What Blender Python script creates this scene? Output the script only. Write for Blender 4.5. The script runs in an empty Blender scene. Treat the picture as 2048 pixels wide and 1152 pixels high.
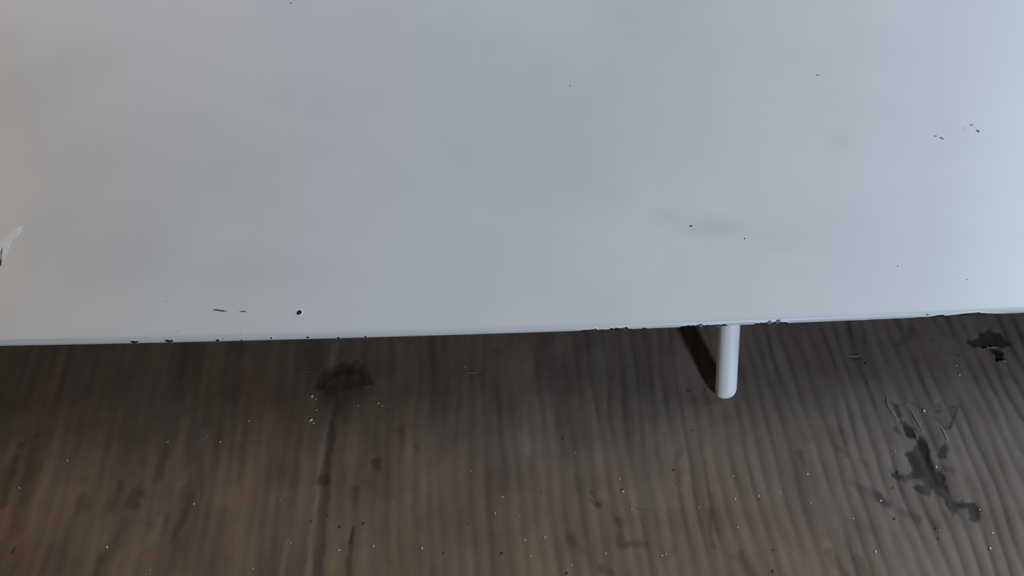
import bpy, bmesh, math, random
import numpy as np
from mathutils import Vector, Matrix

S = 0.001                      # all lengths below are millimetres
scene = bpy.context.scene
COL = scene.collection

# ------------------------------------------------------------------ camera
cam = bpy.data.cameras.new('camera')
cam.sensor_width = 36.0
cam.lens = 27.0
cam.clip_start = 0.01
cam.clip_end = 50
cam_o = bpy.data.objects.new('camera', cam)
COL.objects.link(cam_o)
cam_o.location = (0.0, -0.22874839, 0.40824164)
cam_o.rotation_euler = (math.radians(90 - 57), 0, 0)
scene.camera = cam_o

# ------------------------------------------------------------------ light
scene.view_settings.view_transform = 'Standard'
scene.view_settings.look = 'None'
scene.view_settings.gamma = 1.0
scene.view_settings.use_curve_mapping = False
scene.view_settings.exposure = 0.0

world = bpy.data.worlds.new('room_ambience')
scene.world = world
world.use_nodes = True
bg = world.node_tree.nodes['Background']
bg.inputs[0].default_value = (0.80, 0.88, 1.0, 1)
bg.inputs[1].default_value = 0.012

def area(name, loc, target, sx, sy, power, color):
    l = bpy.data.lights.new(name, 'AREA')
    l.shape = 'RECTANGLE'
    l.size, l.size_y = sx, sy
    l.energy = power
    l.color = color
    o = bpy.data.objects.new(name, l)
    COL.objects.link(o)
    o.location = loc
    d = Vector(target) - Vector(loc)
    o.rotation_euler = d.to_track_quat('-Z', 'Y').to_euler()
    return o

#@LIGHTS@
area('window_daylight', (0.444, -0.74, 0.45), (0.12, -0.04, 0), 0.09, 0.09, 5.0, (0.65, 0.79, 0.98))
area('room_window', (-0.6, 1.7, 0.43), (-0.1, -0.1, 0.03), 1.6, 0.72, 16.0, (0.76, 0.803, 1.0))
area('side_window', (1.35, 0.45, 0.62), (0.1, -0.1, 0.0), 0.7, 0.7, 23.5, (0.684, 0.848, 1.0))
area('warm_lamp', (-1.2, 0.5, 0.6), (-0.2, -0.1, 0.0), 0.5, 0.5, 3.6, (1.0, 0.55, 0.06))
area('added_nose_fill', (-0.72, -0.80, 0.22), (-0.2, -0.04, 0.04), 0.35, 0.25, 0.75, (1.0, 0.80, 0.52))  # unseen warm fill, added to brighten the left of the panel's nose

# ------------------------------------------------------------------ data (mm on the panel and on the cardboard)
CAM = [0.0,-228.7483947063114,408.2416385370781]
H = 56.0
EDGE = [3.08661e-05,0.0370697,-26.5226]
FOOT = [123.18,-40.01,0.0]
TOP = [120.77,-5.64,46.4]
CHIPS = [["chip",[[-200.64,-2.55],[-199.3,-2.51],[-197.8,-2.73],[-196.21,-2.57],[-196.8,-3.77],[-198.11,-5.21],[-199.45,-5.21],[-200.57,-5.21],[-200.47,-3.49]]],["chip",[[-182.6,-2.36],[-181.18,-2.29],[-179.57,-2.53],[-177.9,-2.38],[-178.44,-3.58],[-179.8,-5.21],[-181.22,-5.21],[-182.4,-5.21],[-182.35,-3.32]]],["chip",[[-154.11,-3.73],[-154.47,-4.32],[-154.96,-5.21],[-155.51,-5.21],[-156.0,-5.21],[-156.44,-5.21],[-156.25,-4.19],[-156.37,-3.64],[-155.96,-3.25],[-155.71,-2.88],[-155.2,-2.84],[-154.76,-2.84],[-154.29,-2.92],[-153.88,-3.19]]],["chip",[[-142.0,-4.43],[-142.15,-5.21],[-142.55,-5.21],[-142.79,-5.21],[-143.13,-5.21],[-143.43,-5.21],[-143.82,-5.21],[-143.38,-4.32],[-143.26,-3.77],[-142.92,-3.51],[-142.57,-3.36],[-142.23,-3.38],[-142.03,-3.6],[-141.73,-3.82]]],["chip",[[-126.49,-2.97],[-126.68,-3.29],[-126.89,-3.49],[-127.18,-3.88],[-127.18,-3.47],[-127.32,-3.36],[-127.35,-3.03],[-127.13,-2.68],[-127.03,-2.36],[-126.83,-2.16],[-126.66,-2.2],[-126.49,-2.18],[-126.35,-2.31],[-126.39,-2.64]]],["chip",[[-108.94,-2.29],[-108.15,-2.64],[-107.54,-2.53],[-106.57,-2.23],[-107.05,-3.21],[-107.74,-3.73],[-108.41,-3.51],[-108.78,-2.92]]],["chip",[[-93.17,-5.21],[-92.74,-4.34],[-91.98,-3.47],[-91.55,-2.92],[-91.17,-3.6],[-90.76,-4.54],[-90.79,-5.21],[-91.62,-5.21],[-92.34,-5.21]]],["chip",[[-76.97,-3.23],[-76.9,-3.67],[-77.0,-4.23],[-77.25,-4.6],[-77.47,-4.89],[-77.72,-5.21],[-77.79,-4.43],[-77.96,-3.99],[-77.96,-3.45],[-77.89,-3.08],[-77.74,-2.81],[-77.55,-2.66],[-77.33,-2.84],[-77.12,-2.95]]],["chip",[[-23.13,-5.21],[-22.97,-5.21],[-22.52,-4.21],[-22.25,-3.53],[-21.98,-4.43],[-21.62,-5.21],[-21.54,-5.21],[-22.1,-5.21],[-22.57,-5.21]]],["hole",[[-112.9,13.02],[-112.6,12.44],[-112.7,11.74],[-113.04,11.11],[-113.67,10.82],[-114.31,10.73],[-114.96,10.84],[-115.42,11.32],[-115.56,11.97],[-115.54,12.66],[-115.14,13.22],[-114.6,13.67],[-113.93,13.65],[-113.33,13.48]]],["scratch",[[-152.48,13.98],[-154.36,14.16],[-154.28,13.93],[-156.04,14.24],[-157.6,14.34],[-158.3,14.7],[-160.36,15.07],[-160.45,15.29],[-160.37,15.48],[-159.42,15.51],[-157.41,15.13],[-156.04,14.92],[-154.38,14.64],[-153.97,14.38]]],["scratch",[[-142.36,13.61],[-142.42,13.48],[-143.0,13.42],[-143.76,13.4],[-144.62,13.45],[-145.56,13.52],[-145.82,13.67],[-146.4,13.81],[-145.63,13.87],[-145.41,13.97],[-144.7,13.99],[-143.92,13.92],[-142.88,13.89],[-142.62,13.74]]],["chip",[[102.23,63.23],[102.99,62.79],[103.59,62.93],[104.57,63.29],[104.07,62.17],[103.43,61.71],[102.76,61.9],[102.37,62.49]]],["chip",[[133.03,52.23],[133.0,51.91],[132.83,51.72],[132.67,51.63],[132.51,51.57],[132.38,51.71],[132.32,51.96],[132.34,52.26],[132.44,52.54],[132.58,52.76],[132.74,52.99],[132.89,52.89],[133.05,52.82],[133.13,52.57]]],["chip",[[215.51,29.22],[215.43,29.02],[215.25,28.9],[215.07,28.83],[214.9,28.85],[214.7,28.87],[214.72,29.09],[214.75,29.26],[214.82,29.42],[214.96,29.55],[215.12,29.62],[215.28,29.61],[215.38,29.51],[215.47,29.39]]],["chip",[[251.01,18.36],[250.89,18.19],[250.75,18.06],[250.58,17.97],[250.46,18.06],[250.32,18.09],[250.23,18.22],[250.25,18.4],[250.38,18.55],[250.53,18.63],[250.67,18.72],[250.85,18.78],[250.88,18.61],[250.96,18.51]]],["chip",[[221.82,-1.96],[222.48,-2.23],[222.91,-2.16],[223.59,-1.96],[223.44,-2.6],[223.08,-2.88],[222.51,-2.75],[222.07,-2.4]]],["chip",[[38.85,181.86],[38.65,181.64],[38.51,181.48],[38.37,181.17],[38.15,181.36],[37.99,181.48],[37.79,181.62],[37.8,181.9],[37.78,182.21],[38.01,182.33],[38.17,182.59],[38.4,182.44],[38.61,182.37],[38.8,182.17]]],["chip",[[-158.4,273.97],[-158.43,273.63],[-158.63,273.37],[-159.01,273.42],[-159.29,273.31],[-159.59,273.48],[-159.84,273.71],[-159.86,274.01],[-159.85,274.27],[-159.76,274.52],[-159.47,274.59],[-159.18,274.64],[-158.93,274.42],[-158.72,274.23]]],["grey",[[204.98,184.35],[204.85,184.15],[204.31,184.17],[203.92,184.04],[203.44,184.26],[202.92,184.38],[202.86,184.6],[202.54,184.84],[202.93,184.93],[203.12,185.1],[203.63,185.1],[204.18,184.99],[204.55,184.78],[204.98,184.57]]],["chip",[[294.57,127.73],[294.47,127.15],[293.9,127.17],[293.44,127.76],[292.81,127.86],[292.61,128.46],[292.91,128.84],[292.5,129.61],[293.17,129.46],[293.55,129.51],[293.99,129.4],[294.46,129.09],[294.47,128.56],[294.9,128.03]]],["grey",[[292.84,133.8],[292.42,133.62],[292.05,133.48],[291.58,133.34],[291.08,133.47],[290.44,133.48],[290.13,133.7],[290.4,133.93],[290.32,134.18],[290.8,134.32],[291.34,134.42],[291.98,134.44],[292.55,134.3],[292.64,134.03]]],["grey",[[266.81,125.54],[266.65,125.29],[266.35,125.06],[265.86,125.11],[265.5,125.15],[265.01,125.15],[264.95,125.41],[264.92,125.64],[264.95,125.91],[265.41,126.0],[265.76,126.22],[266.19,126.12],[266.42,125.93],[266.87,125.81]]],["grey",[[270.22,122.77],[269.97,122.62],[269.62,122.49],[269.02,122.9],[268.51,123.29],[267.99,123.75],[267.79,124.22],[267.92,124.5],[268.12,124.73],[268.52,124.84],[269.17,124.32],[269.69,123.95],[270.02,123.5],[270.31,123.05]]],["faint",[[287.3,131.48],[287.08,131.36],[286.86,131.22],[286.31,131.24],[285.83,131.24],[285.45,131.34],[285.17,131.46],[284.88,131.61],[285.36,131.71],[285.58,131.83],[286.05,131.84],[286.51,131.83],[287.09,131.79],[287.16,131.62]]],["faint",[[-186.4,21.16],[-186.49,21.04],[-186.69,20.98],[-186.85,20.87],[-187.16,20.93],[-187.42,20.98],[-187.64,21.07],[-187.79,21.19],[-187.84,21.34],[-187.55,21.41],[-187.34,21.51],[-186.99,21.5],[-186.75,21.37],[-186.59,21.27]]],["faint",[[-142.65,0.11],[-142.63,-0.11],[-142.66,-0.33],[-142.78,-0.48],[-142.97,-0.37],[-143.11,-0.28],[-143.25,-0.11],[-143.41,0.13],[-143.33,0.36],[-143.34,0.65],[-143.19,0.75],[-143.0,0.63],[-142.82,0.6],[-142.68,0.37]]],["faint",[[-175.54,2.52],[-175.53,2.4],[-175.63,2.31],[-175.77,2.19],[-176.03,2.24],[-176.28,2.29],[-176.36,2.43],[-176.51,2.55],[-176.55,2.7],[-176.37,2.78],[-176.2,2.88],[-175.93,2.87],[-175.72,2.75],[-175.62,2.63]]],["chip",[[69.46,-5.21],[69.7,-5.21],[70.3,-5.21],[70.67,-5.21],[71.15,-5.21],[71.75,-5.21],[71.87,-5.21],[71.03,-5.21],[70.3,-5.21]]],["flake",[[136.37,-5.21],[136.11,-3.08],[136.67,-2.12],[137.52,-1.92],[138.42,-2.18],[139.12,-3.23],[139.89,-5.21],[138.13,-5.21]]],["flake",[[140.78,-4.23],[140.83,-2.31],[141.43,-1.79],[142.4,-1.68],[143.54,-1.88],[143.38,-3.05],[142.85,-4.12],[143.05,-5.21],[142.08,-5.21]]],["flake",[[101.72,-3.86],[102.18,-5.21],[101.77,-5.21],[101.2,-5.21],[100.6,-5.21],[100.04,-5.21],[99.83,-4.52],[99.29,-3.71],[99.47,-3.16],[99.57,-2.64],[100.11,-2.55],[100.65,-2.53],[101.16,-2.77],[101.58,-3.21]]],["flake",[[110.92,-5.21],[110.64,-5.21],[110.53,-5.21],[110.15,-5.21],[109.68,-5.21],[109.33,-5.21],[109.03,-5.21],[109.02,-5.21],[108.79,-4.17],[109.08,-3.88],[109.28,-3.51],[109.73,-3.58],[110.13,-3.91],[110.51,-4.36]]],["flake",[[114.91,-4.23],[115.07,-5.21],[114.94,-5.21],[114.44,-5.21],[114.04,-5.21],[113.61,-5.21],[113.21,-5.21],[113.19,-5.21],[113.14,-5.21],[113.14,-4.32],[113.36,-3.84],[113.72,-3.49],[114.17,-3.58],[114.68,-3.64]]],["chip",[[61.86,-3.34],[62.04,-3.97],[61.88,-5.21],[61.54,-5.21],[61.0,-5.21],[60.39,-5.21],[60.11,-5.21],[59.75,-4.69],[59.74,-3.71],[59.56,-2.97],[60.22,-2.79],[60.71,-2.31],[61.17,-2.77],[61.51,-3.01]]],["chip",[[44.99,-3.49],[45.17,-3.97],[44.95,-4.49],[44.89,-5.21],[44.66,-5.21],[44.34,-5.21],[44.16,-5.21],[43.89,-4.45],[43.67,-3.84],[43.83,-3.43],[44.06,-3.23],[44.24,-2.88],[44.53,-3.1],[44.83,-3.14]]]]
SCUFF = [[-282.22,74.69],[-282.26,68.21],[-285.01,64.7],[-284.55,59.42],[-284.98,53.53],[-284.9,49.41],[-287.82,56.0],[-290.99,57.8],[-293.87,64.17],[-290.96,65.53],[-288.5,69.76],[-285.17,73.3]]
SCUFFLINE = [[-288.51,59.49],[-288.1,56.01],[-285.95,50.8],[-285.0,47.38],[-285.65,45.36]]
STRIPS = [[[35.67,-4.52],[36.96,-3.86],[38.79,-3.49],[40.41,-3.71],[42.78,-3.43],[43.55,-3.01],[44.87,-2.79],[45.19,-3.6],[46.04,-4.1],[47.58,-3.51],[49.48,-3.84],[51.37,-4.01],[52.35,-3.14],[53.39,-2.79],[54.26,-3.62],[54.99,-2.88],[55.79,-2.84],[56.9,-3.29],[58.76,-3.29],[59.79,-2.81],[60.83,-2.51],[61.65,-2.81],[62.04,-3.95],[63.66,-4.06],[65.57,-4.34],[69.02,-4.15],[70.0,-3.49],[71.06,-3.47],[71.96,-4.17],[73.65,-4.67]],[[89.51,-4.8],[89.8,-3.53],[91.36,-3.23],[92.71,-3.32],[93.97,-2.71],[94.84,-3.25],[96.13,-2.9],[97.52,-3.25],[98.83,-3.03],[99.81,-2.29],[101.15,-2.29],[101.81,-3.27],[103.21,-3.6],[103.92,-3.05],[105.59,-3.43],[107.75,-3.45],[109.28,-3.01],[110.4,-3.29],[111.24,-3.47],[112.49,-2.95],[114.1,-2.95],[115.06,-3.75],[115.98,-5.21]],[[128.94,-5.21],[129.34,-3.84],[130.27,-3.21],[131.93,-3.4],[132.93,-3.05],[134.62,-3.43],[136.13,-2.9],[137.71,-2.73],[139.43,-3.23],[140.94,-2.73],[142.51,-2.4],[143.73,-3.21],[145.94,-3.4],[147.68,-3.84],[148.95,-5.21]],[[214.53,-5.21],[214.97,-3.91],[217.19,-3.99],[219.26,-3.73],[222.12,-4.01],[224.79,-3.88],[226.79,-3.47],[227.72,-3.03],[231.49,-2.88],[232.83,-3.56],[234.8,-3.69],[236.82,-3.29],[239.25,-3.21],[241.84,-2.79],[244.51,-2.6],[248.88,-2.57],[251.03,-2.4],[252.55,-2.92],[256.0,-3.34],[260.33,-3.8],[266.09,-4.28]],[[187.79,-5.21],[187.99,-4.45],[189.97,-5.21]]]
POLYS = [[[[218.91,-41.54],[223.0,-44.59],[222.12,-52.86],[225.92,-56.56],[228.11,-60.96],[228.23,-65.31],[230.65,-61.69],[232.12,-66.03],[232.42,-69.62],[232.56,-75.98],[233.07,-78.78],[231.37,-82.25],[236.5,-82.94],[235.91,-87.05],[237.27,-89.1],[235.81,-93.82],[236.78,-99.14],[242.13,-100.79],[247.67,-101.77],[249.63,-105.69],[247.38,-111.49],[242.23,-110.53],[243.14,-104.72],[237.63,-104.72],[237.56,-106.99],[234.57,-108.28],[232.14,-105.69],[231.55,-99.14],[227.71,-94.49],[224.56,-98.48],[220.56,-96.49],[217.11,-92.47],[223.44,-91.13],[221.3,-87.05],[211.45,-89.1],[207.37,-87.05],[207.14,-82.94],[210.58,-85.0],[220.09,-84.32],[219.85,-78.08],[218.54,-73.17],[224.48,-68.9],[227.14,-66.75],[225.23,-63.87],[222.22,-62.42],[222.07,-58.03],[220.12,-55.09],[219.67,-49.12]],0.86,1.3,0.4],[[[222.27,-57.3],[225.51,-58.03],[227.76,-64.59],[232.21,-70.33],[230.39,-78.78],[233.83,-82.94],[236.81,-88.42],[234.29,-94.49],[229.84,-91.8],[229.68,-85.69],[227.97,-80.17],[227.32,-73.17],[225.98,-66.03],[222.22,-62.42]],0.8,1.1,0.5],[[[237.85,-69.62],[242.8,-66.75],[243.96,-69.62],[242.52,-73.17],[240.64,-75.98],[236.6,-75.98]],0.82,1.2,0.3],[[[234.67,-80.17],[242.94,-81.56],[241.53,-85.0],[236.74,-84.32]],0.45,1.8,0.1],[[[240.34,-49.87],[247.06,-48.37],[256.61,-44.59],[248.24,-58.03],[245.71,-57.3],[242.46,-54.34]],0.22,1.5,0.1],[[[286.13,4.76],[289.37,5.86],[293.37,7.33],[293.39,5.5],[296.07,4.03],[298.68,5.13],[298.43,2.57],[299.51,1.12],[300.08,-1.78],[301.21,-3.94],[299.01,-5.73],[294.67,-6.44],[291.46,-5.73],[288.0,-5.73],[284.38,-7.16],[282.34,-5.73],[280.25,-5.37],[276.26,-2.14],[276.56,0.75],[278.23,0.03],[281.16,-0.7],[284.41,1.48]],0.86,1.0,0.6],[[[289.09,-7.16],[291.21,-6.44],[293.92,-6.8],[295.13,-9.64],[294.65,-12.82],[295.28,-14.57],[293.17,-15.27],[289.75,-15.27],[289.18,-14.22],[290.33,-11.76],[289.49,-9.64]],1.0,0.5,1.0],[[[-116.34,-32.99],[-114.94,-26.19],[-111.56,-20.59],[-107.2,-17.6],[-101.19,-15.59],[-96.63,-16.26],[-92.01,-14.92],[-88.0,-18.93],[-83.97,-23.56],[-81.26,-30.09],[-83.83,-30.74],[-87.31,-25.53],[-91.73,-22.91],[-98.75,-23.56],[-106.19,-25.53],[-110.21,-30.74],[-111.94,-35.24]],0.42,2.0,0.3],[[[-112.38,-32.03],[-110.03,-23.23],[-99.3,-18.93],[-90.24,-20.26],[-84.03,-28.79],[-88.28,-32.99],[-97.44,-34.6],[-107.45,-36.2]],0.6,4.5,0.3],[[[-111.0,-31.38],[-84.81,-29.77],[-81.24,-36.2],[-93.61,-42.53],[-95.4,-51.84],[-103.58,-54.9],[-110.95,-42.53]],0.45,9.0,0.1],[[[53.44,-107.56],[57.35,-108.62],[59.88,-110.21],[58.14,-115.46],[58.52,-120.63],[64.22,-121.14],[71.01,-121.14],[70.19,-124.2],[61.92,-123.7],[56.08,-125.22],[53.29,-120.63],[55.77,-115.46]],0.38,2.2,0.1],[[[103.53,-104.89],[106.38,-103.55],[106.85,-111.53],[104.94,-119.34],[105.85,-125.73],[103.95,-124.46],[102.78,-114.15]],0.4,1.5,0.1],[[[112.8,-127.75],[118.38,-125.22],[121.4,-132.0],[126.4,-138.66],[118.76,-138.66]],0.4,3,0.1]]
CAPS = [[239.86,-49.12,257.31,-44.59,0.3,0.5,0.5,0.8],[257.31,-44.59,248.24,-58.03,0.4,0.8,0.6,0.8],[248.24,-58.03,245.48,-58.03,1,0.8,0.5,1],[240.34,-49.87,244.79,-58.03,0.7,0.5,0.4,1],[197.44,-97.15,200.15,-101.77,2,1.5,0.55,2.5],[208.0,-106.34,214.84,-109.57,1.5,2,0.4,2],[217.53,-59.5,218.51,-60.96,1.2,1,0.5,1.2],[246.34,-43.83,246.81,-44.59,1.5,1,0.35,1.5],[194.34,-78.08,197.17,-80.17,2,1,0.35,3],[223.73,-112.13,224.66,-115.44,2,2,0.4,2.5],[202.59,-109.57,202.58,-110.08,0.6,0.6,0.8,0.5],[211.16,-83.63,210.91,-85.0,0.5,0.5,0.8,0.5],[231.13,-43.07,238.69,-48.37,0.8,0.6,0.35,1.2],[159.95,-74.23,162.61,-81.41,2,1.5,0.45,2.5],[181.79,-69.85,184.73,-72.77,2,1.5,0.4,2],[185.33,-89.86,199.13,-99.5,2,2.5,0.4,3],[194.42,-78.55,195.63,-81.41,1,1,0.3,2],[177.46,-111.53,189.68,-115.46,1.5,1.5,0.2,3],[164.43,-128.25,169.73,-138.66,2,2,0.35,2.5],[179.02,-132.0,180.04,-138.17,3,3,0.3,3],[-74.81,-78.84,-74.04,-81.13,2.2,1.8,0.6,2],[-84.07,-114.15,-84.06,-121.14,0.9,1.2,0.7,1],[-84.87,-92.64,-84.05,-104.89,2,1.5,0.45,2],[-83.97,-121.91,-83.08,-138.66,1.2,1.8,0.45,1.5],[-105.94,-56.42,-104.18,-115.46,0.9,1.4,0.0,1],[-108.1,-8.16,-105.85,-28.14,1,1,0.0,1],[-103.01,-54.9,-102.51,-88.47,1.6,2.5,0.5,1.8],[-102.51,-88.47,-99.9,-138.66,3,4,0.5,2.5],[-102.38,-8.16,-102.95,-18.27,1.0,1.4,0.22,2],[-212.59,-92.64,-213.95,-102.2,3,3,0.45,3.5],[-202.74,-94.02,-204.58,-102.2,3,4,0.5,3],[-199.67,-95.4,-197.25,-99.5,2,1,0.4,2],[-229.5,-99.5,-230.02,-102.2,3,3,0.35,3],[-184.81,-95.4,-183.89,-115.46,2,2,0.3,3],[-193.48,-65.42,-192.49,-88.47,2.5,3,0.4,3],[-275.56,-77.12,-274.2,-102.2,3,4,0.45,3],[-262.97,-79.99,-261.5,-115.46,2,3,0.25,4],[-258.32,-124.46,-258.99,-126.99,1,1,0.7,1],[-204.7,-111.53,-210.14,-138.17,3,3,0.3,4],[-196.76,-111.53,-189.82,-112.84,2,2,0.3,2],[-172.34,-96.77,-177.38,-120.63,2,2,0.35,2.5],[-266.09,-62.44,-275.29,-68.38,1.5,1.5,0.3,2],[-212.67,-129.51,-212.54,-138.66,2,2,0.4,2],[-166.92,-90.7,-167.69,-99.5,1.5,1.5,0.25,3],[-63.38,-59.44,-61.22,-65.42,2,2,0.35,2.5],[-54.28,-68.38,-52.78,-69.85,1.5,1.5,0.35,2],[30.36,-119.34,36.58,-125.73,2,1.5,0.35,2],[43.5,-95.4,46.59,-102.2,1.5,1,0.4,1.5],[46.32,-135.72,50.07,-136.95,2,2,0.4,2],[41.92,-99.5,46.02,-102.74,1,0.8,0.4,1],[92.26,-71.31,90.03,-78.55,2,2,0.3,3],[102.4,-34.6,103.82,-34.92,0.8,0.5,0.8,0.6],[218.17,-12.23,205.52,-14.92,0.5,0.5,0.0,0.6],[202.02,-14.59,208.67,-14.25,0.5,0.7,0.6,0.7],[-20.39,-23.89,-18.31,-24.55,0.6,0.6,0.5,0.6],[-11.74,-8.16,-5.71,-9.86,1.2,1,0.4,2],[-124.26,-4.73,-123.76,-8.16,0.8,0.8,0.2,1],[277.94,-19.93,273.75,-28.14,1.5,1.5,0.25,3],[288.34,-19.93,295.8,-28.14,2,2,0.2,3],[217.15,3.96,213.71,-1.28,2,2,0.3,3],[244.22,5.71,238.6,-1.28,2,2,0.4,3],[233.1,-4.73,230.8,-9.86,2,1.5,0.3,3],[255.7,-0.93,256.81,-1.28,0.8,0.8,0.7,0.8],[299.32,-8.16,301.18,-8.84,1,1,0.4,1.2]]
PALES = [[-107.63,-4.73,-107.46,-13.24,1.2,1.0,0.3,2.2],[-107.46,-13.24,-107.66,-23.23,1.2,1.0,0.3,2.2],[-104.22,-40.95,-104.71,-54.9,1.2,1.8,0.26,2.6],[-104.71,-54.9,-105.36,-71.31,1.2,1.8,0.26,2.6],[-105.36,-71.31,-104.81,-99.5,1.2,1.8,0.26,2.6],[-104.81,-99.5,-104.65,-123.19,1.2,1.8,0.26,2.6],[-104.65,-123.19,-104.23,-138.66,1.2,1.8,0.26,2.6],[-175.32,-79.99,-178.09,-87.07,1.2,2.4,0.16,4],[-178.09,-87.07,-183.46,-95.4,1.2,2.4,0.16,4],[-183.46,-95.4,-185.17,-104.89,1.2,2.4,0.16,4],[-185.17,-104.89,-187.64,-114.15,1.2,2.4,0.16,4],[-187.64,-114.15,-189.33,-121.91,1.2,2.4,0.16,4],[-173.72,-59.44,-174.58,-68.38,2,2,0.2,3],[196.55,-60.95,205.85,-99.5,1.2,1.2,0.0,2],[-117.3,-120.63,-118.25,-138.66,1.2,1.2,0.25,2],[-271.99,-69.85,-263.19,-66.9,0.8,0.8,0.15,2],[111.1,-1.28,113.22,-8.16,1,1,0.0,2],[113.22,-8.16,115.88,-21.59,1,1,0.0,2],[7.86,-4.73,7.8,-71.31,1.3,1.6,0.2,3],[-144.58,-14.92,-140.3,-56.42,1.5,2,0.12,4],[217.37,-38.09,216.55,-43.83,1.0,0.7,0.3,1.6],[216.55,-43.83,218.13,-48.37,1.0,0.7,0.3,1.6],[218.13,-48.37,219.98,-54.34,1.0,0.7,0.3,1.6],[227.76,-43.83,229.42,-49.12,0.6,0.8,0.3,1.4],[229.42,-49.12,230.83,-55.09,0.6,0.8,0.3,1.4],[230.83,-55.09,232.47,-61.33,0.6,0.8,0.3,1.4],[241.3,-53.6,243.42,-58.03,0.5,0.5,0.28,1.2],[243.42,-58.03,244.15,-64.59,0.5,0.5,0.28,1.2]]
FLAPS = [[[[217.27,-38.47],[216.55,-43.83],[218.13,-48.37],[219.83,-53.6]],2.2,0.12],[[[228.04,-45.35],[229.42,-49.12],[230.83,-55.09],[232.23,-60.96]],1.5,0.14],[[[227.37,-58.77],[227.91,-61.69],[227.89,-65.31]],0.9,0.2],[[[241.3,-53.6],[243.42,-58.03],[244.15,-64.59],[244.17,-66.75]],1.3,0.2],[[[232.59,-66.75],[233.0,-69.97]],0.6,0.3],[[[218.68,-56.56],[218.22,-59.5],[220.83,-58.77]],0.5,0.3],[[[283.57,-7.69],[286.63,-6.98]],0.6,0.5],[[[287.37,-5.73],[288.7,-6.44],[291.31,-6.16]],0.7,0.5],[[[290.19,-15.79],[292.43,-15.62],[294.79,-15.09]],0.6,0.5],[[[294.97,-14.57],[294.24,-16.67]],0.8,0.6],[[[-27.81,-23.07],[-24.26,-23.07],[-20.4,-23.4]],0.7,0.25],[[[200.26,-11.89],[203.78,-12.23],[206.78,-12.23],[209.51,-10.88]],0.7,0.4],[[[-85.1,-32.67],[-83.15,-31.71]],0.8,0.4]]
PALE_NAMES = ["third tiny pale crumb from left of five, left of crease, middle of cardboard","first tiny pale crumb from left of three, left of crease, near the panel","fifth tiny pale crumb from left of five, left of crease, middle of cardboard","second tiny pale crumb from left of five, left of crease, middle of cardboard","first tiny pale crumb from left of five, left of crease, middle of cardboard","fourth tiny pale crumb from left of five, left of crease, middle of cardboard","first tiny pale crumb from left of two, left of crease, photo bottom","first tiny pale crumb from left of three, beside the crease, photo bottom","second tiny pale crumb from left of three, beside the crease, photo bottom","third tiny pale crumb from left of three, beside the crease, photo bottom","first tiny pale crumb from left of four, right of crease, photo bottom","second tiny pale crumb from left of four, right of crease, photo bottom","second tiny pale crumb from left of two, right of crease, middle of cardboard","third tiny pale crumb from left of four, right of crease, photo bottom","first tiny pale crumb from left of two, right of crease, middle of cardboard","second tiny pale crumb from left of three, left of white leg, middle of cardboard","third tiny pale crumb from left of three, left of white leg, middle of cardboard","sixth tiny pale crumb from left of nine, left of white leg, photo bottom","fourth tiny pale crumb from left of four, right of crease, photo bottom","first tiny pale crumb from left of nine, left of white leg, photo bottom","third tiny pale crumb from left of nine, left of white leg, photo bottom","second tiny pale crumb from left of nine, left of white leg, photo bottom","fourth tiny pale crumb from left of nine, left of white leg, photo bottom","fifth tiny pale crumb from left of nine, left of white leg, photo bottom","seventh tiny pale crumb from left of nine, left of white leg, photo bottom","eighth tiny pale crumb from left of nine, left of white leg, photo bottom","first tiny pale crumb from left of seven, between leg and torn patch, middle of cardboard","second tiny pale crumb from left of seven, between leg and torn patch, middle of cardboard","third tiny pale crumb from left of seven, between leg and torn patch, middle of cardboard","first tiny pale crumb from left of three, between leg and torn patch, photo bottom","ninth tiny pale crumb from left of nine, left of white leg, photo bottom","fifth tiny pale crumb from left of seven, between leg and torn patch, middle of cardboard","seventh tiny pale crumb from left of seven, between leg and torn patch, middle of cardboard","second tiny pale crumb from left of two, around torn patch, middle of cardboard","third tiny pale crumb from left of four, around torn patch, photo bottom","third tiny pale crumb from left of three, between leg and torn patch, photo bottom","second tiny pale crumb from left of four, around torn patch, photo bottom","fourth tiny pale crumb from left of four, around torn patch, photo bottom","second tiny pale crumb from left of three, between leg and torn patch, photo bottom","sixth tiny pale crumb from left of seven, between leg and torn patch, middle of cardboard","second tiny pale crumb from left of three, beside the crease, near the panel","third tiny pale crumb from left of three, beside the crease, near the panel","first tiny pale crumb from left of three, beside the crease, near the panel","first tiny pale crumb from left of four, right of crease, near the panel","second tiny pale crumb from left of four, right of crease, near the panel","third tiny pale crumb from left of four, right of crease, near the panel","third tiny pale crumb from left of three, left of crease, near the panel","fourth tiny pale crumb from left of four, right of crease, near the panel","first tiny pale crumb from left of four, around torn patch, near the panel","second tiny pale crumb from left of four, around torn patch, near the panel","fourth tiny pale crumb from left of four, around torn patch, near the panel","third tiny pale crumb from left of four, around torn patch, near the panel","second tiny pale crumb from left of three, left of crease, near the panel","first tiny pale crumb from left of two, around torn patch, middle of cardboard","only tiny pale crumb left of white leg, near the panel","only tiny pale crumb beside the crease, middle of cardboard","second tiny pale crumb from left of two, left of crease, photo bottom","first tiny pale crumb from left of four, around torn patch, photo bottom","fourth tiny pale crumb from left of seven, between leg and torn patch, middle of cardboard","first tiny pale crumb from left of three, left of white leg, middle of cardboard"]
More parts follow.
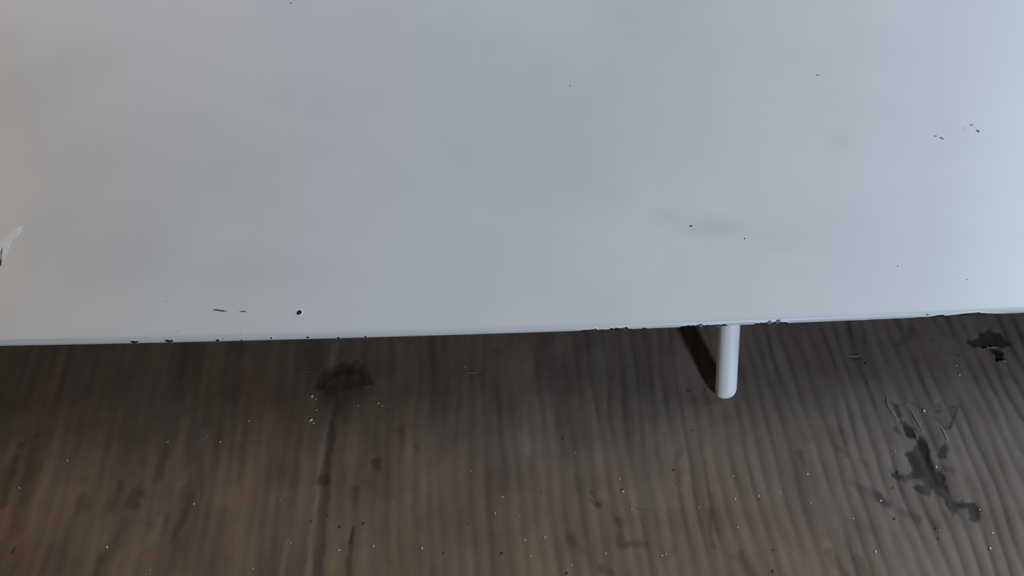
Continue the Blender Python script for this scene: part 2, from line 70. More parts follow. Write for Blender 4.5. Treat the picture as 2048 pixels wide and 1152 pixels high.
DARK_NAMES = ["second black grit grain from left of two, beside the crease, photo bottom","first black grit grain from left of five, right of crease, photo bottom","first black grit grain from left of two, beside the crease, photo bottom","second black grit grain from left of five, right of crease, photo bottom","fourth black grit grain from left of five, right of crease, photo bottom","fifth black grit grain from left of five, right of crease, photo bottom","fourth black grit grain from left of five, left of white leg, middle of cardboard","fifth black grit grain from left of five, left of white leg, middle of cardboard","third black grit grain from left of five, left of white leg, middle of cardboard","only black grit grain between leg and torn patch, middle of cardboard","second black grit grain from left of two, around torn patch, middle of cardboard","first black grit grain from left of four, around torn patch, photo bottom","second black grit grain from left of four, around torn patch, photo bottom","third black grit grain from left of four, around torn patch, photo bottom","first black grit grain from left of two, between leg and torn patch, photo bottom","second black grit grain from left of two, between leg and torn patch, photo bottom","first black grit grain from left of two, around torn patch, middle of cardboard","only black grit grain around torn patch, near the panel","second black grit grain from left of two, between leg and torn patch, near the panel","first black grit grain from left of two, between leg and torn patch, near the panel","fourth black grit grain from left of four, around torn patch, photo bottom","first black grit grain from left of two, left of white leg, near the panel","second black grit grain from left of five, left of white leg, middle of cardboard","second black grit grain from left of two, left of white leg, near the panel","first black grit grain from left of five, left of white leg, middle of cardboard","third black grit grain from left of five, right of crease, photo bottom","only black grit grain left of white leg, photo bottom"]
PALE = [[-192.91,-66.61,0.72],[-171.47,-63.34,0.6],[-163.47,-66.61,0.96],[-245.87,-77.4,0.96],[-267.0,-92.92,0.96],[-170.43,-101.66,0.96],[-210.25,-124.46,1.08],[-132.64,-135.22,0.72],[-115.49,-122.16,0.72],[-89.76,-125.73,1.08],[-72.06,-123.7,0.96],[-46.75,-124.97,1.08],[-5.12,-97.86,0.96],[-9.05,-106.76,0.96],[-22.5,-83.4,0.6],[58.66,-87.91,0.96],[60.02,-94.85,1.2],[63.79,-104.62,0.72],[3.98,-108.36,0.72],[6.79,-120.88,0.96],[17.27,-119.34,0.96],[9.81,-129.0,0.72],[30.56,-133.25,0.84],[48.4,-127.5,0.96],[77.53,-128.5,0.96],[79.43,-127.75,0.84],[120.86,-86.22,0.84],[119.94,-98.95,0.96],[132.87,-97.32,0.96],[118.86,-114.15,0.84],[99.97,-103.55,0.72],[161.84,-85.1,1.08],[198.26,-99.77,1.08],[233.41,-81.13,1.2],[248.28,-124.97,1.2],[188.41,-126.49,1.2],[249.57,-104.62,0.84],[252.02,-117.01,1.08],[180.88,-109.42,0.84],[160.09,-101.12,0.72],[-113.57,-40.32,0.96],[-112.32,-47.21,1.08],[-112.92,-55.21,1.08],[-88.79,-44.41,0.96],[-77.12,-42.84,1.2],[-74.95,-44.41,0.96],[-149.84,-53.99,1.08],[-27.92,-19.6,0.72],[264.51,-18.27,0.96],[264.2,-24.88,1.2],[294.6,-15.59,0.96],[287.66,-6.1,0.96],[-176.84,-20.59,0.6],[213.35,-71.9,0.96],[115.03,-16.93,0.72],[-124.69,-99.5,0.6],[-185.26,-135.72,0.6],[225.19,-115.46,0.72],[144.82,-95.4,0.72],[35.05,-72.77,0.6]]
DARK = [[-97.81,-107.83,0.96],[-90.69,-113.89,1.2],[-106.39,-111.0,0.84],[-78.49,-112.05,1.08],[-22.73,-112.05,0.72],[-5.18,-127.5,1.32],[88.98,-82.83,1.08],[88.93,-90.42,0.72],[59.3,-93.75,0.84],[132.8,-99.22,0.84],[211.17,-83.97,1.2],[202.55,-109.68,1.08],[223.06,-114.67,1.08],[222.81,-119.86,1.08],[133.44,-136.46,1.2],[135.42,-125.73,0.84],[206.55,-92.92,0.84],[267.61,-12.23,0.96],[208.65,-29.77,0.84],[210.31,-17.27,1.2],[250.01,-104.09,0.72],[28.68,-64.53,0.96],[46.37,-101.39,0.84],[102.38,-59.75,0.84],[15.95,-94.85,0.72],[-35.47,-127.24,0.84],[28.08,-137.44,1.2]]
BIG = [[-116.16,-38.42,1.8],[-114.61,-53.37,1.92],[236.53,-47.83,1.68]]
FIB_NAMES = ["only thin pale fibre right of crease, photo bottom","only thin pale fibre right of crease, near the panel","first thin pale fibre from left of two, left of crease, middle of cardboard","second thin pale fibre from left of two, left of crease, middle of cardboard","second thin pale fibre from left of two, right of crease, middle of cardboard","only thin pale fibre left of white leg, photo bottom","first thin pale fibre from left of two, right of crease, middle of cardboard","only thin pale fibre beside the crease, near the panel"]
FIB = [[[-62.91,-133.25],[-61.69,-132.5],[-60.78,-131.01]],[[-70.59,-48.14],[-68.91,-47.68],[-67.17,-47.83]],[[-255.51,-83.4],[-254.18,-83.26],[-253.04,-83.4]],[[-150.18,-78.84],[-148.6,-78.41],[-146.64,-78.55]],[[-32.52,-99.5],[-30.37,-99.36],[-29.28,-99.77]],[[66.24,-104.09],[69.67,-104.62],[73.4,-104.62]],[[-78.34,-92.92],[-76.68,-93.19]],[[-121.71,-22.25],[-119.88,-22.58],[-118.54,-21.59]]]

# ------------------------------------------------------------------ node helpers
def new_mat(name):
    m = bpy.data.materials.new(name)
    m.use_nodes = True
    nt = m.node_tree
    b = nt.nodes['Principled BSDF']
    return m, nt, b

def node(nt, t, **kw):
    n = nt.nodes.new(t)
    for k, v in kw.items():
        if k.startswith('i_'):
            key = k[2:]
            n.inputs[int(key) if key.isdigit() else key].default_value = v
        else:
            setattr(n, k, v)
    return n

def noise(nt, vec, scale, detail=4, rough=0.55):
    n = node(nt, 'ShaderNodeTexNoise', i_Scale=scale, i_Detail=detail, i_Roughness=rough)
    nt.links.new(vec, n.inputs['Vector'])
    return n.outputs['Fac']

def ramp(nt, fac, p0, c0, p1, c1):
    r = node(nt, 'ShaderNodeValToRGB')
    r.color_ramp.elements[0].position = p0
    r.color_ramp.elements[1].position = p1
    f = lambda c: (c, c, c, 1) if not isinstance(c, tuple) else c
    r.color_ramp.elements[0].color = f(c0)
    r.color_ramp.elements[1].color = f(c1)
    nt.links.new(fac, r.inputs[0])
    return r.outputs[0]

def mixc(nt, fac, a, b, mode='MIX'):
    m = node(nt, 'ShaderNodeMix', data_type='RGBA', blend_type=mode)
    def put(sock, v):
        if hasattr(v, 'is_output') or isinstance(v, bpy.types.NodeSocket):
            nt.links.new(v, sock)
        else:
            sock.default_value = v
    put(m.inputs[0], fac); put(m.inputs[6], a); put(m.inputs[7], b)
    return m.outputs[2]

def math_(nt, op, a, b=0.0):
    m = node(nt, 'ShaderNodeMath', operation=op)
    for i, v in enumerate((a, b)):
        if isinstance(v, bpy.types.NodeSocket):
            nt.links.new(v, m.inputs[i])
        else:
            m.inputs[i].default_value = v
    return m.outputs[0]

def bump(nt, b, h, strength, dist):
    n = node(nt, 'ShaderNodeBump', i_Strength=strength, i_Distance=dist)
    nt.links.new(h, n.inputs['Height'])
    nt.links.new(n.outputs[0], b.inputs['Normal'])

# ------------------------------------------------------------------ materials
def enamel_material():
    m, nt, b = new_mat('white_enamel')
    tc = node(nt, 'ShaderNodeTexCoord').outputs['Object']
    smudge = ramp(nt, noise(nt, tc, 9, 3), 0.40, 0.0, 0.66, 1.0)
    mott = noise(nt, tc, 34, 5)
    c = mixc(nt, smudge, (0.66, 0.655, 0.64, 1), (0.615, 0.615, 0.605, 1))
    c = mixc(nt, math_(nt, 'MULTIPLY', mott, 0.10), c, (0.55, 0.56, 0.56, 1))
    # soft, slightly darker grey patches on the enamel
    for (px, py, sx, sy, st) in GREY_PATCHES:
        mp = node(nt, 'ShaderNodeMapping', vector_type='TEXTURE')
        mp.inputs['Location'].default_value = (px*S, py*S, 0.056)
        mp.inputs['Scale'].default_value = (sx*S, sy*S, 1)
        nt.links.new(tc, mp.inputs['Vector'])
        ln = node(nt, 'ShaderNodeVectorMath', operation='LENGTH')
        nt.links.new(mp.outputs[0], ln.inputs[0])
        d = math_(nt, 'ADD', ln.outputs['Value'], math_(nt, 'MULTIPLY', math_(nt, 'SUBTRACT', noise(nt, tc, 28, 4), 0.5), 1.1))
        k = math_(nt, 'MULTIPLY', ramp(nt, d, 0.0, 1.0, 1.0, 0.0), st*1.5)
        c = mixc(nt, k, c, (0.50, 0.505, 0.505, 1))
    nt.links.new(c, b.inputs['Base Color'])
    b.inputs['Roughness'].default_value = 0.42
    b.inputs['IOR'].default_value = 1.48
    bump(nt, b, noise(nt, tc, 900, 2), 0.03, 0.0003)
    return m

def plain(name, col, rough, metal=0.0, var=0.25, scale=900):
    m, nt, b = new_mat(name)
    tc = node(nt, 'ShaderNodeTexCoord').outputs['Object']
    f = noise(nt, tc, scale, 4)
    dark = tuple(x * (1 - var) for x in col[:3]) + (1,)
    light = tuple(min(1, x * (1 + var)) for x in col[:3]) + (1,)
    nt.links.new(mixc(nt, f, dark, light), b.inputs['Base Color'])
    b.inputs['Roughness'].default_value = rough
    b.inputs['Metallic'].default_value = metal
    bump(nt, b, f, 0.25, 0.0004)
    return m

FL_ANG = math.radians(4.0)      # the flutes run 4 degrees left of straight away
def cardboard_material():
    m, nt, b = new_mat('dirty_kraft_board')
    tc = node(nt, 'ShaderNodeTexCoord').outputs['Object']
    mp = node(nt, 'ShaderNodeMapping')
    mp.inputs['Rotation'].default_value = (0, 0, -FL_ANG)
    mp.inputs['Scale'].default_value = (1.0, 0.16, 1.0)
    nt.links.new(tc, mp.inputs['Vector'])
    al = mp.outputs[0]
    streak = noise(nt, al, 120, 5, 0.6)
    cloud = noise(nt, tc, 13, 4, 0.6)
    blot = noise(nt, tc, 70, 5, 0.6)
    fibre = noise(nt, tc, 1500, 3, 0.7)
    brownness = node(nt, 'ShaderNodeAttribute', attribute_name='brown_share').outputs['Fac']
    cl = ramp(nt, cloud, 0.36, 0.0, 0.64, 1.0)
    grey_tone = mixc(nt, cl, (0.154, 0.117, 0.095, 1), (0.203, 0.156, 0.130, 1))
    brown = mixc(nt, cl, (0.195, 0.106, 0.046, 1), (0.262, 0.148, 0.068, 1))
    c = mixc(nt, brownness, grey_tone, brown)
    c = mixc(nt, math_(nt, 'MULTIPLY', ramp(nt, streak, 0.36, 1.0, 0.64, 0.0), 0.55), c, (0.118, 0.086, 0.060, 1))
    c = mixc(nt, ramp(nt, blot, 0.52, 0.0, 0.78, 0.55), c, (0.085, 0.066, 0.052, 1))
    c = mixc(nt, math_(nt, 'MULTIPLY', fibre, 0.30), c, (0.10, 0.08, 0.06, 1))
    pale = node(nt, 'ShaderNodeAttribute', attribute_name='scuff').outputs['Fac']
    c = mixc(nt, pale, c, (0.36, 0.31, 0.25, 1))
    st = node(nt, 'ShaderNodeAttribute', attribute_name='stain').outputs['Fac']
    c = mixc(nt, st, c, (0.012, 0.009, 0.008, 1))
    nt.links.new(c, b.inputs['Base Color'])
    b.inputs['Roughness'].default_value = 0.78
    b.inputs['Specular IOR Level'].default_value = 0.25
    h = math_(nt, 'ADD', math_(nt, 'MULTIPLY', blot, 0.8), math_(nt, 'MULTIPLY', fibre, 0.25))
    bump(nt, b, h, 0.35, 0.0012)
    return m

# x, y, half width, half depth (mm), strength
GREY_PATCHES = [(118, 42, 30, 12, .38), (90, 50, 12, 8, .22), (150, 34, 26, 16, .28), (205, 110, 14, 12, .18), (-220, 20, 40, 25, .18), (-130, 10, 60, 20, .12)]
M_ENAMEL = enamel_material()
M_TUBE = plain('white_tube_paint', (0.80, 0.81, 0.81), 0.5, 0, 0.03, 60)
M_BARE = plain('dark_bare_steel', (0.012, 0.012, 0.013), 0.55, 0, 0.5)
M_GREY = plain('scraped_grey', (0.16, 0.165, 0.165), 0.6, 0, 0.3)
M_FAINT = plain('faint_scratch', (0.42, 0.42, 0.41), 0.6, 0, 0.1)
M_FLAKE = plain('loose_grey_flake', (0.15, 0.165, 0.17), 0.7, 0, 0.6, 1400)
M_SCUFF = plain('chalky_scuff', (0.71, 0.715, 0.70), 0.6, 0, 0.06, 200)
M_BOARD = cardboard_material()
M_CORE = plain('fluting_paper', (0.10, 0.075, 0.055), 0.9, 0, 0.3, 200)
M_TORN = plain('torn_paper', (0.165, 0.148, 0.135), 0.9, 0, 0.35, 500)
M_CRUMB = plain('pale_crumb', (0.62, 0.59, 0.52), 0.6, 0, 0.2, 900)
M_GRIT = plain('black_grit', (0.008, 0.007, 0.006), 0.6, 0, 0.4, 900)
M_FLOOR = plain('concrete', (0.11, 0.105, 0.10), 0.85, 0, 0.35, 14)

# ------------------------------------------------------------------ object helpers
def mesh_obj(name, verts, faces, mat, parent=None, smooth=True):
    me = bpy.data.meshes.new(name)
    me.from_pydata([tuple(c * S for c in v) for v in verts], [], faces)
    me.materials.append(mat)
    bm = bmesh.new(); bm.from_mesh(me)
    bmesh.ops.recalc_face_normals(bm, faces=bm.faces)
    bm.to_mesh(me); bm.free()
    me.polygons.foreach_set('use_smooth', [smooth] * len(me.polygons))
    o = bpy.data.objects.new(name, me)
    COL.objects.link(o)
    if parent: o.parent = parent
    return o

def thing(o, label, cat, group=None):
    o['label'] = label
    o['category'] = cat
    if group: o['group'] = group
    return o

def empty(name):
    o = bpy.data.objects.new(name, None)
    o.empty_display_size = 0.02
    COL.objects.link(o)
    return o

def box(name, lo, hi, mat, parent=None):
    x0, y0, z0 = lo; x1, y1, z1 = hi
    v = [(x0,y0,z0),(x1,y0,z0),(x1,y1,z0),(x0,y1,z0),(x0,y0,z1),(x1,y0,z1),(x1,y1,z1),(x0,y1,z1)]
    f = [(0,3,2,1),(4,5,6,7),(0,1,5,4),(1,2,6,5),(2,3,7,6),(3,0,4,7)]
    return mesh_obj(name, v, f, mat, parent, False)

# ------------------------------------------------------------------ setting
floor = box('floor', (-1600, -1400, -30), (1600, 1600, -4.6), M_FLOOR)
floor['kind'] = 'structure'

# ------------------------------------------------------------------ cardboard
def vnoise(x, y, seed):
    xi = np.floor(x).astype(np.int64); yi = np.floor(y).astype(np.int64)
    fx = x - xi; fy = y - yi
    fx = fx*fx*(3-2*fx); fy = fy*fy*(3-2*fy)
    def hsh(a, b):
        n = (a*374761393 + b*668265263 + seed*974711) & 0x7fffffff
        n = ((n ^ (n >> 13)) * 1274126177) & 0x7fffffff
        n = n ^ (n >> 16)
        return (n & 0xffff) / 65535.0
    return (hsh(xi,yi)*(1-fx)*(1-fy) + hsh(xi+1,yi)*fx*(1-fy) + hsh(xi,yi+1)*(1-fx)*fy + hsh(xi+1,yi+1)*fx*fy)

def seg_dist(x, y, x0, y0, x1, y1):
    dx, dy = x1-x0, y1-y0
    L = dx*dx + dy*dy + 1e-9
    t = np.clip(((x-x0)*dx + (y-y0)*dy)/L, 0, 1)
    return np.hypot(x-x0-t*dx, y-y0-t*dy), t

def poly_sd(x, y, P):
    """signed distance to a polygon, negative inside"""
    d = np.full(x.shape, 1e9); ins = np.zeros(x.shape, bool)
    n = len(P)
    for i in range(n):
        (x0, y0), (x1, y1) = P[i], P[(i+1) % n]
        dd, _ = seg_dist(x, y, x0, y0, x1, y1)
        d = np.minimum(d, dd)
        c = (y0 > y) != (y1 > y)
        with np.errstate(divide='ignore', invalid='ignore'):
            xx = x0 + (y-y0)*(x1-x0)/((y1-y0) if y1 != y0 else 1e-9)
        ins ^= c & (x < xx)
    return np.where(ins, -d, d)

WAVE = 8.0
def flute(x, y):
    u = x*math.cos(FL_ANG) + y*math.sin(FL_ANG)
    v = -x*math.sin(FL_ANG) + y*math.cos(FL_ANG)
    ph = (vnoise(u/40, v/90, 11)-.5)*5.0 + (vnoise(u/11, v/28, 12)-.5)*2.4
    return np.sin(2*np.pi*u/WAVE + ph), u, v

def board(x, y):
    """height (mm), stain and scuff of the cardboard's top liner"""
    fl, u, v = flute(x, y)
    amp = 0.03 + 0.13*vnoise(u/38, v/70, 21)*np.clip(0.55 + u/420, 0.2, 1.1)
    z = amp*fl
    z += (vnoise(x/60, y/60, 31)-.5)*0.9*0.5 + (vnoise(x/17, y/26, 32)-.5)*0.30 + (vnoise(x/6, y/9, 33)-.5)*0.10
    # dirt settled in the valleys of the flutes
    dirt = np.clip(-fl, 0, 1)**1.3 * (0.02 + 0.40*vnoise(u/12, v/24, 41)**1.3) * np.clip(0.65 + u/300, .25, 1.5)
    dirt += 0.20*np.clip(vnoise(u/5, v/55, 42)*1.6-.9, 0, 1)
    dirt += 0.42*np.clip(vnoise(u/15, v/70, 44)*1.9-1.05, 0, 1)*np.clip(.75-u/300, 0, 1)
    dirt += 0.30*np.clip(vnoise(x/26, y/22, 43)*1.8-1.15, 0, 1)
    keep = 1 - np.clip(dirt, 0, .75)
    wob = (vnoise(x/3.1, y/3.1, 51)-.5)*2.2 + (vnoise(x/1.3, y/1.3, 52)-.5)*1.0
    big = (vnoise(u/4.5, v/9, 54)-.5)*5.0
    for P, st, soft, dep in POLYS:
        xs = [p[0] for p in P]; ys = [p[1] for p in P]
        m = (x > min(xs)-8) & (x < max(xs)+8) & (y > min(ys)-8) & (y < max(ys)+8)
        if not m.any(): continue
        sd = poly_sd(x[m], y[m], P) + wob[m]*(.9 if dep > .25 else min(1, soft*.5))
        k = np.clip(.5 - sd/soft, 0, 1)
        keep[m] *= 1 - st*k*(.70 + .36*vnoise(x[m]/4.0, y[m]/6.0, 53))
        z[m] -= dep*k
    for x0, y0, x1, y1, r0, r1, st, soft in CAPS:
        if st <= 0: continue
        m = (x > min(x0,x1)-9) & (x < max(x0,x1)+9) & (y > min(y0,y1)-9) & (y < max(y0,y1)+9)
        if not m.any(): continue
        d, t = seg_dist(x[m], y[m], x0, y0, x1, y1)
        d = d + wob[m]*min(1, soft*.35) + big[m]*min(1, soft*.3) - (r0 + (r1-r0)*t)
        k = np.clip(.5 - d/soft, 0, 1)*(.85 if soft > 1.8 else 1)
        keep[m] *= 1 - st*k
        z[m] -= .12*k
    pale = 0.06*np.clip(fl, 0, 1)*vnoise(u/12, v/40, 61)
    for x0, y0, x1, y1, r0, r1, st, soft in PALES:
        if st <= 0: continue
        m = (x > min(x0,x1)-9) & (x < max(x0,x1)+9) & (y > min(y0,y1)-9) & (y < max(y0,y1)+9)
        if not m.any(): continue
        d, t = seg_dist(x[m], y[m], x0, y0, x1, y1)
        d = d + wob[m]*min(1, soft*.3) - (r0 + (r1-r0)*t)
        k = np.clip(.5 - d/soft, 0, 1)
        pale[m] = np.maximum(pale[m], st*k)
        z[m] += .10*k
    return z, 1-keep, np.clip(pale, 0, 1)

def zb(x, y):
    return float(board(np.array([float(x)]), np.array([float(y)]))[0][0])

BX0, BX1, BY0, BY1 = -560.0, 560.0, -330.0, 620.0
card = empty('cardboard_sheet')
thing(card, 'dirty brown corrugated cardboard sheet lying under the white panel', 'cardboard')

def axis(lo, hi, a, b, fine, coarse):
    return np.concatenate([np.arange(lo, a, coarse), np.arange(a, b, fine), np.linspace(b, hi, max(2, int((hi-b)/coarse)))])
gx = axis(BX0, BX1, -320, 330, 0.75, 2.5)
gy = axis(BY0, BY1, -150, 20, 0.95, 9.0)
X, Y = np.meshgrid(gx, gy)
z, stain, scuff = board(X.ravel(), Y.ravel())
nx, ny = len(gx), len(gy)
co = np.stack([X.ravel(), Y.ravel(), z], 1)*S
me = bpy.data.meshes.new('top_liner')
nf = (nx-1)*(ny-1)
me.vertices.add(nx*ny); me.loops.add(nf*4); me.polygons.add(nf)
me.vertices.foreach_set('co', co.astype(np.float32).ravel())
ii, jj = np.meshgrid(np.arange(nx-1), np.arange(ny-1))
a = (jj*nx + ii).ravel()
me.loops.foreach_set('vertex_index', np.stack([a, a+1, a+nx+1, a+nx], 1).astype(np.int32).ravel())
me.polygons.foreach_set('loop_start', np.arange(0, nf*4, 4, dtype=np.int32))
me.polygons.foreach_set('use_smooth', np.ones(nf, bool))
me.update(calc_edges=True)
xr, yr = X.ravel(), Y.ravel()
brownness = .34 - xr/680 - (yr+66)/250  # base colour drifts browner toward the front left, greyer toward the back right
brownness += (vnoise(xr/70, yr/70, 71)-.5)*.35 + (vnoise(xr/18, yr/30, 72)-.5)*.25 + (vnoise(xr/6, yr/16, 73)-.5)*.12
brownness = np.clip(brownness, 0, 1)
for nm, val in (('stain', stain), ('scuff', scuff), ('brown_share', brownness)):
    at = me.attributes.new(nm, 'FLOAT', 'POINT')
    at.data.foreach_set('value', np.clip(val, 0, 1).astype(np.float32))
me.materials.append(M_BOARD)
liner = bpy.data.objects.new('top_liner', me)
COL.objects.link(liner); liner.parent = card

# corrugated medium and bottom liner
vs, fs = [], []
n = int((BX1-BX0)/WAVE)*8
for i in range(n+1):
    xx = BX0 + (BX1-BX0)*i/n
    zz = -2.9 + 0.9*math.sin(2*math.pi*i/8)
    vs += [(xx, BY0+.2, zz), (xx, BY1-.2, zz)]
    if i: fs.append((2*i-2, 2*i, 2*i+1, 2*i-1))
mesh_obj('fluting', vs, fs, M_CORE, card)
box('bottom_liner', (BX0, BY0, -4.5), (BX1, BY1, -4.0), M_CORE, card)

def ribbon(name, pts, width, lift, mat, parent, curl=.6, zfun=None, seed=0):
    """a thin curled strip of paper along a polyline on the board"""
    rnd = random.Random(seed)
    P = [Vector((p[0], p[1], 0)) for p in pts]
    fine = []
    for i in range(len(P)-1):
        for k in range(4): fine.append(P[i].lerp(P[i+1], k/4))
    fine.append(P[-1])
    vs, fs = [], []
    N = len(fine)
    for i, p in enumerate(fine):
        d = (fine[min(i+1, N-1)] - fine[max(i-1, 0)]).normalized()
        nrm = Vector((-d.y, d.x, 0))
        w = width*(.25 + .75*math.sin(math.pi*(i+.6)/(N+.2)))*rnd.uniform(.8, 1.15)
        base = zb(p.x, p.y)
        up = lift*math.sin(math.pi*(i+.3)/(N-.4))*rnd.uniform(.8, 1.1)
        for sgn, zz in ((-.5, 0.02), (0, .08+up*.55), (.5, .05+up)):
            q = p + nrm*w*sgn
            vs.append((q.x, q.y, base + zz))
        q = p + nrm*w*.46; vs.append((q.x, q.y, base + max(-.1, up-.18)))
        q = p - nrm*w*.1; vs.append((q.x, q.y, base - .12))
        if i:
            b, a_ = 5*i, 5*i-5
            for k in range(5):
                k2 = (k+1) % 5
                fs.append((a_+k, b+k, b+k2, a_+k2))
    fs.append((0,1,2,3,4)); fs.append(tuple(5*(N-1)+k for k in (4,3,2,1,0)))
    return mesh_obj(name, vs, fs, mat, parent)

for i, (pl, w, lift) in enumerate(FLAPS):
    ribbon('torn_flap', pl, w, lift, M_TORN, card, seed=i)

# ------------------------------------------------------------------ the white panel
H, R_ = 56.0, 2.5
def edge_y(x): return EDGE[0]*x*x + EDGE[1]*x + EDGE[2]
def edge_dir(x): return 2*EDGE[0]*x + EDGE[1]
def surf(x, s, off=0.0):
    """point of the panel's skin: s = distance back from the nose (negative: round the nose)"""
    if s >= 0:
        return (x, edge_y(x)+R_+s, H+off)
    th = -s/R_
    rr = R_ + off
    return (x, edge_y(x)+R_-rr*math.sin(th), H-R_+rr*math.cos(th))

panel = empty('metal_panel')
panel.location = (0, 0, 0)
thing(panel, 'large white enamelled metal panel with chipped front edge above brown cardboard', 'panel')
PX0, PX1, PBACK = -500.0, 500.0, 520.0
prof = []                       # (s or None, underside flag)
xs = np.linspace(PX0, PX1, 161)
NA = 14
vs, fs = [], []
rows = []
ts = [1.0, .7, .45, .28, .17, .1, .055, .028, .012, .004]
for ix, xx in enumerate(xs):
    row = []
    for t in ts: row.append(surf(xx, t*(PBACK-edge_y(xx)-R_)))
    for k in range(NA+1): row.append(surf(xx, -R_*math.pi*k/NA))
    for t in reversed(ts): 
        p = surf(xx, t*(PBACK-edge_y(xx)-R_)); row.append((p[0], p[1], H-2*R_))
    rows.append(row)
NP = len(rows[0])
for row in rows: vs += row
for i in range(len(xs)-1):
    for k in range(NP):
        k2 = (k+1) % NP
        fs.append((i*NP+k, i*NP+k2, (i+1)*NP+k2, (i+1)*NP+k))
fs.append(tuple(range(NP))); fs.append(tuple((len(xs)-1)*NP+k for k in reversed(range(NP))))
sheet = mesh_obj('enamel_sheet', vs, fs, M_ENAMEL, panel)
sheet.data.set_sharp_from_angle(angle=math.radians(40))

def patch(name, poly, mat, parent, off=0.06, skirt=0.12, rings=3, dome=0.0, seed=0):
    """a small thin patch that follows the panel's skin; poly in (x, s)"""
    n = len(poly)
    cx = sum(p[0] for p in poly)/n; cs = sum(p[1] for p in poly)/n
    vs = [surf(cx, cs, off+dome)]
    fs = []
    rnd = random.Random(seed)
    for r in range(1, rings+1):
        t = r/rings
        for p in poly:
            o = off + dome*(1-t*t)*rnd.uniform(.5, 1.2)
            vs.append(surf(cx+(p[0]-cx)*t, cs+(p[1]-cs)*t, o))
    for p in poly:
        vs.append(surf(cx+(p[0]-cx)*1.04, cs+(p[1]-cs)*1.04, off-skirt))
    for i in range(n):
        j = (i+1) % n
        fs.append((0, 1+i, 1+j))
        for r in range(rings):
            fs.append((1+r*n+i, 1+(r+1)*n+i, 1+(r+1)*n+j, 1+r*n+j))
    return mesh_obj(name, vs, fs, mat, parent)

def lip(poly, parent, width=.35, height=.10):
    """raised rim of broken paint around a chip"""
    n = len(poly)
    cx = sum(p[0] for p in poly)/n; cs = sum(p[1] for p in poly)/n
    vs, fs = [], []
    for dr, o in ((-.02, -.02), (.25*width, height+.04), (.7*width, height), (width*1.3, -.02)):
        for p in poly:
            L = math.hypot(p[0]-cx, p[1]-cs) + 1e-6
            k = (L+dr)/L
            vs.append(surf(cx+(p[0]-cx)*k, cs+(p[1]-cs)*k, o))
    for i in range(n):
        j = (i+1) % n
        for r in range(3): fs.append((r*n+i, (r+1)*n+i, (r+1)*n+j, r*n+j))
    return mesh_obj('paint_lip', vs, fs, M_TUBE, parent)

def shared_lip(chip, poly, **k):
    l = lip(poly, chip, **k)
    return l

NAMES = {'chip': ('paint_chip', M_BARE), 'hole': ('paint_chip', M_BARE), 'scratch': ('scratch', M_BARE),
         'grey': ('scratch', M_GREY), 'faint': ('scratch', M_FAINT), 'flake': ('loose_flake', M_FLAKE)}
for i, (kind, poly) in enumerate(CHIPS):
    nm, mt = NAMES[kind]
    o = patch(nm, poly, mt, panel, dome=(.55 if kind == 'flake' else 0), seed=i)
    if kind == 'hole':
        o['label'] = 'round dark chip with raised white rim'
        lip(poly, o, .55, .22)
    elif kind == 'chip':
        lip(poly, o, .30, .08)
    elif kind == 'flake':
        o['label'] = 'loose grey flake'

def strip_patch(name, tops, mat, parent, off=0.07):
    """a ragged strip of bared metal along the nose: from under the nose up to a ragged line"""
    xs_ = [p[0] for p in tops]
    fx = []
    x0, x1 = xs_[0], xs_[-1]
    n = max(6, int((x1-x0)/.35))
    rnd = random.Random(int(x0*10))
    vs, fs = [], []
    K = 6
    bot = -R_*math.radians(165)
    for i in range(n+1):
        xx = x0 + (x1-x0)*i/n
        top = float(np.interp(xx, xs_, [p[1] for p in tops])) + rnd.uniform(-.12, .12)
        for k in range(K+1):
            vs.append(surf(xx, bot + (top-bot)*k/K, off if k < K else off))
        vs.append(surf(xx, top+.05, -.05))
        if i:
            b, a_ = (K+2)*i, (K+2)*(i-1)
            for k in range(K+1): fs.append((a_+k, b+k, b+k+1, a_+k+1))
    o = mesh_obj(name, vs, fs, mat, parent)
    # curled rim of paint along the ragged line
    vs, fs = [], []
    rnd = random.Random(int(x0*10)+5)
    for i in range(n+1):
        xx = x0 + (x1-x0)*i/n
        top = float(np.interp(xx, xs_, [p[1] for p in tops])) + rnd.uniform(-.08, .08)
        hgt = .10 + .10*rnd.random()
        for ds, oo in ((.0, .03), (.10, hgt), (.40, hgt*.7), (.75, -.02)):
            vs.append(surf(xx, top+ds, oo))
        if i:
            b, a_ = 4*i, 4*(i-1)
            for k in range(3): fs.append((a_+k, b+k, b+k+1, a_+k+1))
    mesh_obj('paint_lip', vs, fs, M_TUBE, o)
    return o

for tops in STRIPS:
    strip_patch('chipped_edge', tops, M_BARE, panel)

o = patch('scuff_mark', SCUFF, M_SCUFF, panel, off=.03, skirt=.06)
o['label'] = 'pale chalky scuff'
def line_poly(pts, w):
    a_ = [(x+w, s) for x, s in pts]; b_ = [(x-w, s) for x, s in reversed(pts)]
    return a_ + b_
patch('scratch', line_poly(SCUFFLINE, .18), M_GREY, panel, off=.07)

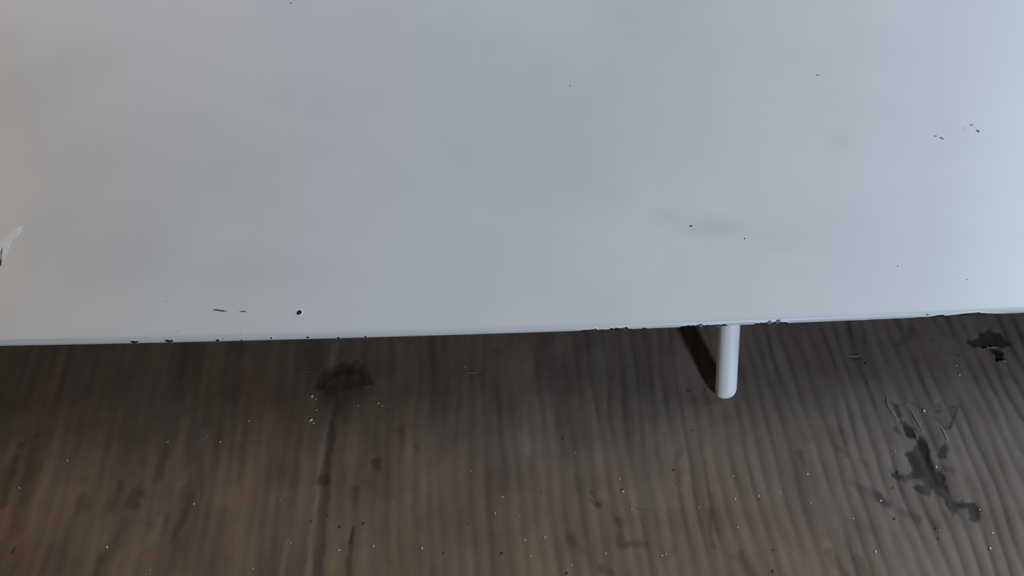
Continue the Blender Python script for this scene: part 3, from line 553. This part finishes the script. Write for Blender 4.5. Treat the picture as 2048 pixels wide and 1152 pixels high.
# leg: a round white tube, running down and forward from under the panel to the cardboard
foot, top = Vector(FOOT), Vector(TOP)
LR = 5.9
def tube_rings(foot, top, rad):
    d = (top-foot).normalized()
    side = Vector((1, 0, 0)); side = (side - d*side.dot(d)).normalized()
    fwd = d.cross(side)
    L = (top-foot).length
    rings = []
    for t, k, sh in ((-.15, .08, -.34), (0, .30, -.30), (.35, .52, -.22), (.9, .70, -.15), (1.8, .84, -.08), (3.2, .94, -.03), (5.2, 1.0, 0), (9, 1, 0)):
        rings.append((t, k*rad, sh*rad))
    for i in range(1, 9): rings.append((9+(L-9)*i/8, rad, 0))
    vs, fs = [], []
    n = 36
    for t, r, sh in rings:
        c = foot + d*t + side*sh
        for j in range(n):
            a_ = 2*math.pi*j/n
            vs.append(tuple(c + side*(r*math.cos(a_)) + fwd*(r*math.sin(a_))))
    for i in range(len(rings)-1):
        for j in range(n):
            j2 = (j+1) % n
            fs.append((i*n+j, i*n+j2, (i+1)*n+j2, (i+1)*n+j))
    fs.append(tuple(range(n))); fs.append(tuple((len(rings)-1)*n+j for j in reversed(range(n))))
    return vs, fs
vs, fs = tube_rings(foot + Vector((0, 0, 2.6)), top, LR)
leg = mesh_obj('leg', vs, fs, M_TUBE, panel)
leg['label'] = 'round white tube leg with rounded end'
# bracket under the panel that the leg is welded to
box('leg_bracket', (top.x-11, top.y-6, H-2*R_-1.6), (top.x+11, top.y+26, H-2*R_+.05), M_TUBE, panel)

# ------------------------------------------------------------------ grit on the cardboard
def crumb_mesh(name, seed, mat):
    rnd = random.Random(seed)
    bm = bmesh.new()
    bmesh.ops.create_icosphere(bm, subdivisions=1, radius=.5*S)
    for v in bm.verts:
        v.co *= rnd.uniform(.7, 1.25)
        v.co.z *= .7
    me = bpy.data.meshes.new(name)
    bm.to_mesh(me); bm.free()
    me.materials.append(mat)
    return me

def lay(name, meshes, pts, labels, cat, group, seed):
    rnd = random.Random(seed)
    for (x, y, d), label in zip(pts, labels):
        o = bpy.data.objects.new(name, rnd.choice(meshes))
        COL.objects.link(o)
        o.location = (x*S, y*S, (zb(x, y) + d*.22)*S)
        o.rotation_euler = (0, 0, rnd.uniform(0, 6.28))
        sx = rnd.uniform(.8, 1.25)
        o.scale = (d*sx, d/sx, d)
        thing(o, label, cat, group)

pm = [crumb_mesh('crumb', i, M_CRUMB) for i in range(4)]
dm = [crumb_mesh('grit', 20+i, M_GRIT) for i in range(4)]
lay('crumb', pm, PALE, PALE_NAMES, 'crumb', 'tiny pale crumbs scattered on the cardboard', 1)
lay('grit', dm, DARK, DARK_NAMES, 'grit', 'black grains scattered on the cardboard', 2)
BIGL = ['larger pale crumb just below left of the dark dent, upper of two',
        'larger pale crumb below the dark dent, lower of two',
        'bright white crumb at the top of the torn dark patch']
for (x, y, d), lb in zip(BIG, BIGL):
    lay('crumb', pm, [(x, y, d)], [lb], 'crumb', 'larger pale crumbs on the cardboard', int(d*100))

def fibre(pts, seed):
    P = [Vector((p[0], p[1], 0)) for p in pts]
    fine = []
    for i in range(len(P)-1):
        for k in range(5): fine.append(P[i].lerp(P[i+1], k/5))
    fine.append(P[-1])
    N = len(fine); rad = .17
    vs, fs = [], []
    for i, p in enumerate(fine):
        d = (fine[min(i+1, N-1)] - fine[max(i-1, 0)]).normalized()
        nr = Vector((-d.y, d.x, 0))
        bz = zb(p.x, p.y) + rad*.9
        r = rad*(.45 if i in (0, N-1) else 1)
        for j in range(6):
            a_ = j*math.pi/3
            q = p + nr*(r*math.cos(a_))
            vs.append((q.x, q.y, bz + r*math.sin(a_)))
        if i:
            for j in range(6):
                j2 = (j+1) % 6
                fs.append((6*i-6+j, 6*i+j, 6*i+j2, 6*i-6+j2))
    fs.append(tuple(range(6))); fs.append(tuple(6*(N-1)+j for j in reversed(range(6))))
    return mesh_obj('fibre', vs, fs, M_TORN)
for i, f in enumerate(FIB):
    thing(fibre(f, i), FIB_NAMES[i], 'fibre', 'pale fibres on the cardboard')
